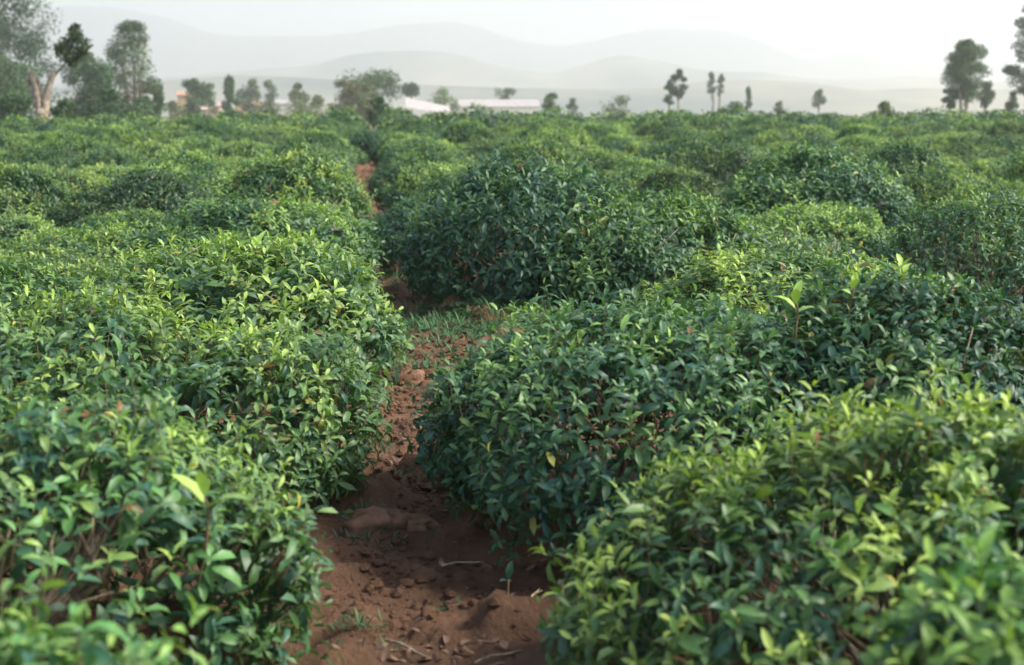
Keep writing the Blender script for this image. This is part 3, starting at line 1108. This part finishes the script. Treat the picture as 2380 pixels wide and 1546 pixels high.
GRN = (.045, .085, .034)
DKG = (.038, .076, .033)
EUC = (.075, .115, .065)
OLV = (.085, .105, .045)
tree(-6, -110, 262, 270, 88, 'large loose-crowned tree reaching in from the upper left edge', 'round', (.04, .07, .04), 15000, .15, 54, low=.1, seed=1, open_=.66)
tree(10, 140, 268, 210, 84, 'low leafy tree at the left edge behind the pale pollard', 'round', (.05, .09, .035), 4200, .17, 22, seed=2, low=.05)
tree(200, 120, 275, 125, 86, 'dense dark tree right of the pale pollarded trunk', 'column', DKG, 6500, .15, 34, seed=3, low=.05)
tree(314, 52, 268, 120, 92, 'tall airy grey-green tree with pale forked stems at left', 'round', EUC, 5200, .15, 30, M_pale, stems=3, seed=4, low=.12, open_=.85)
tree(368, 198, 260, 85, 96, 'small dark conical tree at the foot of the airy tree', 'cone', DKG, 2600, .15, 18, seed=5, low=.0)
tree(238, 150, 270, 80, 100, 'dark tree filling the gap between the dense and airy trees', 'column', GRN, 2600, .16, 16, seed=6, low=.0)
U_ = dict(cat='shrub', name='shrub', low=.0)
tree(255, 208, 272, 120, 82, 'dark undergrowth shrub between the dense and airy trees', 'mound', DKG, 2600, .15, 20, seed=41, **U_)
tree(335, 228, 266, 110, 84, 'leafy undergrowth shrub below the airy tree', 'mound', GRN, 2200, .15, 18, seed=42, **U_)
tree(40, 222, 285, 130, 70, 'leafy undergrowth shrub left of the pale pollarded trunk', 'mound', GRN, 2600, .14, 20, seed=43, **U_)
tree(150, 236, 280, 70, 68, 'low shrub right of the pale pollarded trunk', 'mound', GRN, 1600, .13, 14, seed=44, **U_)
tree(404, 232, 260, 60, 140, 'low shrub in front of the ochre house', 'mound', OLV, 900, .2, 12, seed=45, **U_)
tree(490, 232, 256, 60, 155, 'low shrub between the bushy and the conical tree', 'mound', GRN, 900, .2, 12, seed=46, **U_)
tree(622, 232, 252, 90, 150, 'wide low shrub below the small compact tree', 'mound', OLV, 1200, .2, 14, seed=47, **U_)
tree(700, 236, 254, 110, 140, 'wide olive scrub below the thin sparse tree', 'mound', OLV, 1300, .2, 14, seed=48, **U_)
tree(450, 188, 256, 84, 148, 'rounded bushy tree beside the ochre house', 'round', GRN, 2600, .26, 16, seed=7, low=.0)
tree(482, 190, 250, 46, 205, 'hazy tree behind the rounded bushy tree', 'round', GRN, 1500, .28, 10, seed=8, low=.0)
tree(534, 180, 252, 58, 150, 'pointed conical tree above the terracotta wall', 'cone', GRN, 2400, .25, 16, seed=9, low=.0)
tree(588, 186, 246, 66, 172, 'loose rounded tree right of the conical one', 'round', (.055, .085, .045), 1800, .27, 14, seed=10, low=.0)
tree(628, 188, 244, 34, 215, 'small compact tree left of the white shed roof', 'round', GRN, 1200, .28, 8, seed=11, low=.1)
tree(694, 196, 250, 44, 150, 'thin sparse tree right of the white shed roof', 'column', OLV, 1300, .2, 12, seed=12, low=.1)
tree(736, 222, 256, 60, 145, 'pale scrubby shrub left of the broad spreading tree', 'mound', OLV, 1100, .2, 10, seed=13, low=.0, cat='shrub', name='shrub')
tree(868, 166, 250, 128, 120, 'broad spreading dark tree at centre left of the skyline', 'flat', (.04, .075, .03), 5200, .19, 28, seed=14, low=.0)
tree(884, 228, 258, 64, 78, 'dark shrub at the far end of the dirt path', 'mound', DKG, 1600, .13, 14, seed=37, low=.0, cat='shrub', name='shrub')
tree(806, 186, 252, 78, 112, 'olive rounded shrubby tree in front of the broad tree', 'round', (.095, .10, .05), 2800, .16, 20, seed=15, low=.0)
tree(856, 196, 250, 60, 110, 'pale green shrubby tree before the broad tree trunk', 'round', (.10, .125, .055), 2000, .16, 16, seed=16, low=.0)
tree(957, 190, 224, 36, 175, 'small dark tree behind the cream sheet roof', 'round', DKG, 1300, .24, 9, seed=17, low=.1)
tree(1032, 206, 240, 68, 190, 'bright green rounded tree right of the cream roof', 'round', (.075, .12, .04), 1900, .25, 14, seed=18, low=.0)
tree(1173, 205, 228, 46, 215, 'small flat-topped tree behind the long white roof', 'flat', GRN, 1200, .27, 9, seed=19, low=.0)
tree(1283, 216, 250, 50, 108, 'shrub at the right end of the long white roof', 'mound', (.06, .10, .04), 1400, .17, 12, seed=20, low=.0, cat='shrub', name='shrub')
tree(1330, 230, 250, 34, 150, 'small dark shrub on the skyline at centre', 'mound', DKG, 800, .2, 7, seed=21, low=.0, cat='shrub', name='shrub')
tree(1440, 224, 250, 90, 120, 'straggly brown-green shrub on the skyline right of centre', 'mound', OLV, 1100, .17, 14, seed=22, low=.0, cat='shrub', name='shrub')
tree(1577, 164, 240, 34, 130, 'taller crown of the twin trees on the skyline', 'column', (.05, .075, .03), 1900, .17, 12, M_pale, seed=23, low=.32)
tree(1556, 188, 246, 26, 132, 'shorter tree beside the taller twin on the skyline', 'column', DKG, 1100, .17, 9, seed=24, low=.15)
tree(1657, 168, 236, 18, 190, 'slim feathery tree, left one of a thin pair', 'column', (.055, .085, .045), 800, .22, 7, seed=25, low=.35, lean=-.3)
tree(1672, 170, 236, 16, 192, 'slim feathery tree, right one of a thin pair', 'column', (.055, .085, .045), 800, .22, 7, seed=26, low=.35, lean=.3)
tree(1738, 200, 242, 22, 150, 'little pointed cypress-like tree on the skyline', 'cone', DKG, 1000, .18, 9, seed=27, low=.0)
tree(1700, 232, 256, 70, 80, 'dark leafy shrub capping the crest right of the slim pair', 'mound', (.045, .09, .035), 1700, .12, 14, seed=28, low=.0, cat='shrub', name='shrub')
tree(1808, 236, 256, 46, 95, 'pale rounded shrub on the crest between small trees', 'mound', OLV, 900, .14, 9, seed=29, low=.0, cat='shrub', name='shrub')
tree(1902, 210, 250, 34, 170, 'hazy little round tree on the right skyline', 'round', GRN, 900, .22, 8, seed=30, low=.05)
tree(2058, 234, 256, 60, 82, 'leafy shrub poking over the crest at right', 'mound', (.07, .11, .04), 1100, .13, 10, seed=31, low=.0, cat='shrub', name='shrub')
tree(2240, 96, 246, 100, 100, 'tall rounded green tree standing alone at right', 'column', (.05, .095, .032), 11000, .15, 34, M_pale, stems=2, seed=32, low=.18)
tree(2292, 192, 250, 42, 101, 'small tree at the right foot of the lone green tree', 'round', (.05, .08, .035), 1300, .15, 9, seed=33, low=.05)
tree(2206, 200, 250, 36, 101.5, 'small leafy tree at the left foot of the lone tree', 'round', (.04, .075, .03), 1300, .15, 9, seed=36, low=.05)
tree(2388, 12, 250, 120, 104, 'tall feathery tree cut by the right frame edge', 'column', (.04, .07, .035), 9000, .16, 30, seed=34, low=.25, open_=.8)
tree(2352, 205, 252, 40, 99, 'small bushy tree under the tall feathery one', 'cone', (.04, .075, .035), 1200, .15, 9, seed=35, low=.0)


# the pale pollarded tree: thick forked trunk with cut limbs, one living limb
def pollard():
    Y = 52.0
    b = at_y(98, 290, Y)
    z0 = gz(b.x, Y)
    root = thing('pollarded_tree', (b.x, Y, z0), 'pale pollarded tree with thick forked trunk and sawn-off limbs', 'tree')
    L = lambda px, py, dy=0.0: tuple(np.array(at_y(px, py, Y)) - np.array((b.x, Y, z0)) + np.array((0, dy, 0)))
    s = Y / FPX
    g = Geo()
    g.tube([(0, 0, -.2), L(99, 290), L(98, 268), L(97, 252)], [17 * s, 15 * s, 14 * s, 12 * s], 12)
    put('trunk', g.mesh('trunk'), M_pale, root)
    for pts, rad, dy in [([(94, 262), (84, 236), (72, 205), (66, 190), (64, 176)], [9, 7, 5.5, 5, 4.6], .05),
                         ([(92, 262), (88, 230), (81, 200), (77, 182), (76, 168)], [9, 7.5, 6.5, 6, 5.8], -.12),
                         ([(95, 256), (92, 225), (88, 200), (87, 184)], [7, 6, 5, 4.5], .2),
                         ([(103, 262), (106, 232), (113, 205), (120, 180), (125, 164)], [11, 8.5, 7.5, 7, 6.2], -.05)]:
        g = Geo()
        g.tube([L(a, c, dy * (i / len(pts))) for i, (a, c) in enumerate(pts)], [r * s for r in rad], 9)
        put('limb', g.mesh('limb'), M_pale, root)
    g = Geo()
    g.tube([L(117, 192), L(132, 168), L(148, 155), L(160, 135), L(168, 105), L(172, 70)], [5 * s, 4 * s, 3.2 * s, 2.8 * s, 2 * s, .8 * s], 7)
    put('limb', g.mesh('limb'), M_pale, root)
    rs = np.random.default_rng(77)
    cs = []
    for (a, c, r) in [(172, 78, 15), (158, 100, 17), (186, 100, 16), (150, 124, 16), (172, 122, 18), (192, 118, 12), (168, 140, 13), (172, 64, 8),
                      (144, 112, 10), (180, 88, 14), (160, 134, 10)]:
        cs.append((L(a, c, rs.normal(0, .2)), (r * s, r * s, r * s), 1))
    v, t, c = blob_leaves(cs, rs, 230, .12, (.045, .075, .028))
    put('crown', mesh_np('crown', v, t, None, c, smooth=False), M_tree, root)


pollard()


# ------------------------------------------------------------------ houses beyond the crest
def house(px0, px1, ridge_py, eave_py, Y, label, wall, roof, depth=6.0, slope='gable', turn=0.0, ridge_px=None):
    Y = Y * 1.6
    a, b = at_y(px0, eave_py, Y), at_y(px1, eave_py, Y)
    cx = (a.x + b.x) / 2
    wd = b.x - a.x
    z0 = gz(cx, Y)
    ez = a.z - z0
    rz = at_y(px0, ridge_py, Y).z - z0
    root = thing('house', (cx, Y + depth / 2, z0), label, 'house', 'houses below the tea field', turn)
    hw, hd = wd / 2, depth / 2
    g = Geo()
    g.box(-hw + .3, hw - .3, -hd + .3, hd - .3, -.4, ez if slope == 'gable' else ez - 1.7)
    wall_o = put('wall', g.mesh('wall', False), wall, root)
    g = Geo()
    if slope == 'gable':                                # ridge runs along the front
        sec = [(-hd, ez - .05), (0, rz), (hd, ez - .05), (hd, ez + .03), (0, rz + .09), (-hd, ez + .03)]
        v = [(x, y, z) for x in (-hw, hw) for (y, z) in sec]
        q = [(i, (i + 1) % 6, 6 + (i + 1) % 6, 6 + i) for i in range(6)]
        g.add(v, (), q + [(0, 5, 4, 1), (1, 4, 3, 2), (6, 7, 10, 11), (7, 8, 9, 10)])
    else:                                               # falls to the right
        dr = 1.6                                        # and towards the field
        sec = [(-hw, rz), (hw, ez), (hw, ez + .1), (-hw, rz + .1)]
        v = [(x, y, z - (dr if y < 0 else 0)) for y in (-hd, hd) for (x, z) in sec]
        g.add(v, (), [(0, 1, 5, 4), (1, 2, 6, 5), (2, 3, 7, 6), (3, 0, 4, 7), (0, 3, 2, 1), (4, 5, 6, 7)])
    put('roof', g.mesh('roof', False), roof, root)
    # door and windows on the side facing the field
    yf = -hd + .3
    g = Geo()
    g.box(-.6, .6, yf - .03, yf + .02, 0, 2.3)
    d = put('door', g.mesh('door', False), M_dark, root)
    n = max(1, int(wd / 5))
    for s in (-1, 1):
        for k in range(n):
            x = s * (hw - .3) * (k + 1.0) / (n + 1) if n > 1 else s * hw * .55
            if abs(x) < 1.0:
                continue
            g = Geo()
            g.box(x - .4, x + .4, yf - .025, yf + .02, 1.0, 1.9)
            wo = put('window', g.mesh('window', False), M_glass, root)
            g = Geo()
            g.box(x - .48, x + .48, yf - .06, yf - .03, .92, 1.0)
            put('sill', g.mesh('sill', False), wall, wo)
    return root


house(408, 444, 214, 221, 180, 'small ochre house half hidden by the rounded bushy tree', M_wallc, M_roofr, 5)
house(474, 516, 239, 245, 185, 'low house with faded pink roof left of the terracotta wall', M_wallp, M_roofp, 5)
house(546, 606, 236, 241, 180, 'terracotta-walled house below the pointed conical tree', M_wallc, M_roofr, 5)
house(432, 492, 250, 254, 168, 'long low pink wall building under the bushy tree', M_wallp, M_roofp, 4)
house(636, 692, 233, 241, 172, 'shed with white sheet roof between trees at left', M_wallw, M_roofw, 6)
house(944, 1050, 228, 249, 150, 'building with long cream sheet roof falling to the right', M_wallw, M_roofw, 8, 'shed')
house(1062, 1258, 232, 248, 180, 'long low building with wide white sheet roof', M_wallw, M_roofw, 12)


# ------------------------------------------------------------------ small things
# tufts, weeds and fallen things on the path
def grass_stuff():
    """rooted tufts: several blades or small weed leaves from one foot"""
    rs = np.random.default_rng(31)
    B, AZ, EL, HL, WD, C = [], [], [], [], [], []

    def patch(n, x0, x1, y0, y1, h0, h1, thr=None, weed=.3):
        x, y = rs.uniform(x0, x1, n), rs.uniform(y0, y1, n)
        if thr is not None:
            k = noise3(x * 4, y * 4, 0, 55) > thr
            x, y = x[k], y[k]
        for a_, b_ in zip(x, y):
            m_ = int(rs.integers(6, 15))
            isw = rs.uniform() < weed
            hh = rs.uniform(h0, h1)
            tone = np.array((.050, .110, .045)) * rs.uniform(.6, 1.4)
            B.append(np.stack([a_ + rs.normal(0, .012 + .25 * hh * isw, m_), b_ + rs.normal(0, .012 + .25 * hh * isw, m_)], 1))
            AZ.append(rs.uniform(0, 6.28, m_))
            EL.append(rs.uniform(.1, .9, m_) if isw else rs.uniform(.5, 1.35, m_))
            l_ = hh * rs.uniform(.5, 1.1, m_) * (.5 if isw else 1)
            HL.append(l_)
            WD.append(l_ * .5 if isw else np.full(m_, .0045) + l_ * .03)
            C.append(tone * rs.uniform(.75, 1.25, m_)[:, None])
    patch(1150, .05, 1.72, 8.9, 11.6, .05, .14, -.55, .6)
    patch(330, .35, 1.72, 10.4, 12.0, .08, .2, None, .45)
    patch(330, -.2, .55, 10.6, 15, .06, .16, -.4, .5)
    patch(160, .0, 1.0, 8.2, 9.3, .04, .11, -.2, .6)
    patch(150, .05, 1.2, 7.9, 9.2, .04, .10, .0, .5)
    patch(90, -.15, .5, 5.9, 8.2, .03, .07, .2, .3)
    patch(60, -.15, .25, 4.5, 6.0, .03, .08, .15, .2)
    patch(45, -.15, .35, 4.2, 5.2, .03, .08, .15, .15)
    patch(110, -.3, -.02, 4.4, 9, .04, .10, .0, .4)
    patch(120, -.3, .6, 11.5, 26, .04, .10, .1, .4)
    P, a, el, H_, wd, c = [np.concatenate(q) for q in (B, AZ, EL, HL, WD, C)]
    n = len(P)
    z = ground_z(P[:, 0], P[:, 1]) + path_relief(P[:, 0], P[:, 1]) - .006
    P3 = np.concatenate([P, z[:, None]], 1)
    F = np.stack([np.cos(a), np.sin(a), np.zeros(n)], 1)
    F3 = F * np.cos(el)[:, None] + np.array((0, 0, 1)) * np.sin(el)[:, None]
    S = np.stack([-np.sin(a), np.cos(a), np.zeros(n)], 1)
    U = np.cross(F3, S)
    v, t, q, cc = leaf_arrays(P3, F3, S, U, H_, wd, rs.uniform(.2, 1.3, n), rs.uniform(0, .3, n), c)
    o = put('grass', mesh_np('grass', v, t, q, cc), M_grass)
    o['kind'] = 'stuff'
    o['label'] = 'short green grass and weeds growing along the dirt path'
    o['category'] = 'grass'


def crumbs():
    """loose soil crumbs too many to count"""
    rs = np.random.default_rng(8)
    ph = (1 + 5 ** .5) / 2
    iv = unit(np.array([(-1, ph, 0), (1, ph, 0), (-1, -ph, 0), (1, -ph, 0), (0, -1, ph), (0, 1, ph), (0, -1, -ph), (0, 1, -ph), (ph, 0, -1), (ph, 0, 1), (-ph, 0, -1), (-ph, 0, 1)], float))
    it = np.array([(0, 11, 5), (0, 5, 1), (0, 1, 7), (0, 7, 10), (0, 10, 11), (1, 5, 9), (5, 11, 4), (11, 10, 2), (10, 7, 6), (7, 1, 8), (3, 9, 4), (3, 4, 2), (3, 2, 6), (3, 6, 8), (3, 8, 9), (4, 9, 5), (2, 4, 11), (6, 2, 10), (8, 6, 7), (9, 8, 1)])
    n = 7000
    y = 3.6 + 6.6 * rs.uniform(0, 1, n) ** 1.1
    x = .2 + rs.normal(0, .30, n)
    k = (noise3(x * 3, y * 3, 0, 91) + .35 * rs.normal(0, 1, n) > -.05) & (np.abs(x - .2) < .9)
    x, y = x[k], y[k]
    n = len(x)
    r = .004 + .026 * rs.uniform(0, 1, n) ** 3.6 + .006 * sstep(6, 8, y)
    z = ground_z(x, y) + path_relief(x, y) + r * .2
    V = iv[None] * r[:, None, None] * rs.uniform(.6, 1.3, (n, 12, 1)) * np.array((1, 1, .75)) + np.stack([x, y, z], 1)[:, None, :]
    T = (it[None] + (np.arange(n) * 12)[:, None, None]).reshape(-1, 3)
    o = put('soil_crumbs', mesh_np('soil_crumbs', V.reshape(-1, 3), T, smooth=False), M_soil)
    o['kind'] = 'stuff'
    o['label'] = 'loose red-brown soil crumbs strewn over the path'
    o['category'] = 'soil crumbs'


def litter():
    """bits of dead leaf and bark trodden into the path"""
    rs = np.random.default_rng(12)
    n = 1000
    y = 3.7 + 4.5 * rs.uniform(0, 1, n) ** 1.6
    x = .25 + rs.normal(0, .27, n)
    k = noise3(x * 2.5, y * 2.5, 0, 97) > -.15
    x, y = x[k], y[k]
    n = len(x)
    z = ground_z(x, y) + path_relief(x, y) + .006
    a = rs.uniform(0, 6.28, n)
    el = rs.normal(0, .3, n)
    F = np.stack([np.cos(a) * np.cos(el), np.sin(a) * np.cos(el), np.sin(el)], 1)
    S = unit(np.cross(np.array((0, 0, 1.0)) + rs.normal(0, .35, (n, 3)), F))
    U = np.cross(F, S)
    ln = rs.uniform(.015, .06, n)
    v, t, q, c = leaf_arrays(np.stack([x, y, z], 1), F, S, U, ln, ln * rs.uniform(.2, .55, n), rs.normal(0, 1.3, n), rs.uniform(-.2, .6, n), np.ones((n, 3)))
    o = put('leaf_litter', mesh_np('leaf_litter', v, t, q), M_dry)
    o['kind'] = 'stuff'
    o['label'] = 'brown leaf litter trodden into the dirt path'
    o['category'] = 'leaf litter'


crumbs()
litter()
grass_stuff()

one = lambda a: np.array([a], float)
FL = []
for b in (0.5, 1.6, -1.0):
    v, t, q, cc = leaf_arrays(one((0, 0, 0)), one((1, 0, 0)), one((0, 1, 0)), one((0, 0, 1)), np.array([1.0]), np.array([.45]), np.array([b]),
                              np.array([.25]), one((1, 1, 1)), fine=True)
    me = mesh_np('fallen_leaf', v, t, q)
    me.materials.append(M_dry)
    FL.append(me)
for k, (px, py, s_, a_, lab) in enumerate([
        (1135, 1312, .060, .4, 'pinkish dry leaf lying on the path, topmost of the group at right'),
        (1095, 1330, .055, 2.2, 'dry leaf lying left of the pinkish leaf on the path'),
        (1190, 1345, .060, 4.0, 'dry leaf lying close to the right path edge'),
        (1070, 1490, .070, 1.0, 'dark curled dry leaf at the bottom centre of the path'),
        (1030, 1475, .055, 5.2, 'dry leaf left of the dark curled leaf at bottom centre'),
        (1105, 1500, .055, 3.1, 'dry leaf right of the dark curled leaf at bottom centre'),
        (905, 1500, .065, 2.7, 'dry leaf lying by the bottom left edge of the path'),
        (985, 1262, .050, .9, 'small dry leaf lying beside the twig in mid path')]):
    X_, Y_, U_ = ray(px, py)
    t_ = -(CAM_H - .05) / U_
    x, y = X_ * t_, Y_ * t_
    o = put('fallen_leaf', FL[k % 3], None, None, (x, y, pz(x, y) + .008))
    o.scale = (s_, s_, s_)
    o.rotation_euler = (.2 * math.sin(k * 2.0), .2 * math.cos(k * 3.0), a_)
    tag(o, lab, 'leaf', 'fallen leaves on the path')


def clod(x, y, r, seed, flat=.62):
    ph, th = np.meshgrid(np.linspace(0, math.pi, 20), np.linspace(0, 2 * math.pi, 30, endpoint=False), indexing='ij')
    d = np.stack([np.sin(ph) * np.cos(th), np.sin(ph) * np.sin(th), np.cos(ph)], -1).reshape(-1, 3)
    n = 1 + .42 * fbm(d[:, 0] * 1.3 + seed, d[:, 1] * 1.3, d[:, 2] * 1.3, seed, 5)
    v = d * n[:, None] * np.array((r, r * .85, r * flat))
    i = np.arange(20 * 30).reshape(20, 30)
    j = np.roll(i, -1, 1)
    q = np.stack([i[:-1], i[1:], j[1:], j[:-1]], -1).reshape(-1, 4)
    return put('soil_clod', mesh_np('soil_clod', v, quads=q), M_clod, None, (x, y, pz(x, y) + r * flat * .08))


for k, (x, y, r, lab) in enumerate([
        (-.02, 5.55, .12, 'big brown earth lump on the left path edge in the foreground'),
        (.16, 5.62, .09, 'smaller earth lump touching the big one on the path'),
        (.19, 7.35, .10, 'rounded red earth lump in the middle of the path'),
        (.22, 8.75, .10, 'lumpy orange earth heap at the foot of the grass patch'),
        (.33, 8.62, .07, 'orange soil clod right of the lumpy heap'),
        (.06, 8.5, .06, 'soil clod at the left of the lumpy heap'),
        (.30, 6.6, .05, 'small soil clod between the red lump and foreground')]):
    tag(clod(x, y, r, 3 + k), lab, 'soil clod', 'soil clods on the path')

# twigs on the path
for k, (x, y, a, ln, lab) in enumerate([
        (.30, 5.0, .2, .16, 'short dark twig lying across the middle of the dirt path'),
        (.08, 4.25, -.9, .22, 'dark twig lying on the path near the bottom left edge'),
        (.36, 4.20, .5, .18, 'dark twig lying near the bottom centre of the path'),
        (.52, 4.62, 1.2, .14, 'pale twig lying at the right edge of the path')]):
    g = Geo()
    z = pz(x, y) + .012
    dx, dy = math.cos(a) * ln / 2, math.sin(a) * ln / 2
    g.tube([(-dx, -dy, 0), (-dx * .3, -dy * .3 + .008, .006), (dx * .4, dy * .4 - .006, .004), (dx, dy, .002)], [.005, .0045, .004, .002], 6)
    g.tube([(dx * .1, dy * .1, .004), (dx * .4 + dy * .3, dy * .4 - dx * .3, .012)], [.003, .0015], 5)
    tag(put('fallen_twig', g.mesh('fallen_twig'), M_bark, None, (x, y, z)), lab, 'twig', 'twigs on the path')

# seedling standing on the path at lower right
x, y = .42, 4.55
root = thing('seedling', (x, y, pz(x, y)), 'tiny dark seedling standing alone on the path at lower right', 'seedling')
g = Geo()
g.tube([(0, 0, -.02), (.004, 0, .03), (.006, 0, .05)], [.005, .004, .003], 6)
put('stem', g.mesh('stem'), M_twig, root)
for (az, el, ln, age) in [(1.0, 1.45, .07, 0), (3.4, .35, .035, 2)]:
    o = put('leaf', LEAFM[(age, 1)], None, root, (.006, 0, .045))
    o.rotation_euler = (0, -el, az)
    o.scale = (ln, ln, ln)
    o.color = (1, 1, 1, 1)


# tall bright shoots standing above the canopy
def shoot(px, py, Y, hgt, key, leaves=5, big=.10, lean=0.0, age=4):
    """a part of the bush it grows from; its leaves are sub-parts"""
    root = ROOTS[key]
    t = at_y(px, py, Y)
    base = Vector((t.x - lean, Y, t.z - hgt)) - root.location
    g = Geo()
    g.tube([(0, 0, -.08), (lean * .3 + .01, 0, hgt * .4), (lean, 0, hgt * .9)], [.005, .004, .002], 6)
    st = put('shoot', g.mesh('shoot'), M_twig, root, base)
    rs_ = random.Random(int(px))
    for k in range(leaves):
        f = (k + 1) / leaves
        el = .35 + .95 * f + rs_.uniform(-.15, .15)
        o = put('leaf', LEAFM[(age if f > .35 else 3, 1 if f > .5 else 2)], None, st, (lean * f * .9, 0, hgt * .88 * f))
        o.rotation_euler = (0, -el, 2.4 * k + rs_.uniform(-.4, .4))
        s = big * (1.05 - .35 * f) * rs_.uniform(.85, 1.15)
        o.scale = (s, s, s)
        v_ = rs_.uniform(.75, 1.2)
        o.color = (v_, v_ * 1.05, v_, 1)


TALL, WIDE, BARE = ('right', 2, 5), ('left', 1, 9), ('left', 1, 4)
shoot(1850, 692, 5.1, .08, TALL, 4, .11)
shoot(1990, 645, 5.15, .10, TALL, 5, .09, .03)
shoot(2095, 610, 5.2, .11, TALL, 7, .09)
shoot(2215, 680, 5.3, .09, TALL, 7, .08)
shoot(1480, 672, 8.1, .15, ('right', 2, 9), 5, .11)
shoot(475, 1150, 3.55, .06, BARE, 3, .13)
shoot(460, 625, 8.7, .10, WIDE, 5, .12)

# dry orange seed stalk in the left field
t = at_y(664, 352, 21.0)
root = thing('dry_stalk', (t.x, 21.0, gz(t.x, 21.0)), 'dry orange-brown upright stalk sticking out of the left field', 'stalk')
hh = t.z - gz(t.x, 21.0)
g = Geo()
g.tube([(0, 0, -.05), (.01, 0, hh * .6), (.03, 0, hh * .97)], [.012, .01, .006], 6)
M_straw = noisy('straw', (.42, .22, .09), (.62, .36, .16), 20, .8)
put('stem', g.mesh('stem'), M_straw, root)
for (az, el, ln) in [(.2, 1.2, .17), (2.7, 1.3, .16), (4.4, 1.1, .13)]:
    o = put('leaf', FL[0].copy(), None, root, (.02, 0, hh * .82))
    o.data.materials.clear()
    o.data.materials.append(M_straw)
    o.rotation_euler = (0, -el, az)
    o.scale = (ln, ln, ln)

# ------------------------------------------------------------------ haze over plain and hills
m = bpy.data.materials.new('haze')
m.use_nodes = True
n = m.node_tree
for nd in list(n.nodes):
    n.nodes.remove(nd)
out = n.nodes.new('ShaderNodeOutputMaterial')
pv = n.nodes.new('ShaderNodeVolumePrincipled')
pv.inputs['Color'].default_value = (.99, .98, .935, 1)
pv.inputs['Density'].default_value = 0.0006
pv.inputs['Anisotropy'].default_value = 0.42
n.links.new(pv.outputs[0], out.inputs['Volume'])
g = Geo()
g.box(-4600, 4600, -400, 6100, -24, 345)
hz = put('haze', g.mesh('haze', False), m)
hz['kind'] = 'stuff'
hz['label'] = 'pale haze hanging over the plain and hills'
hz['category'] = 'haze'
hz.visible_shadow = True
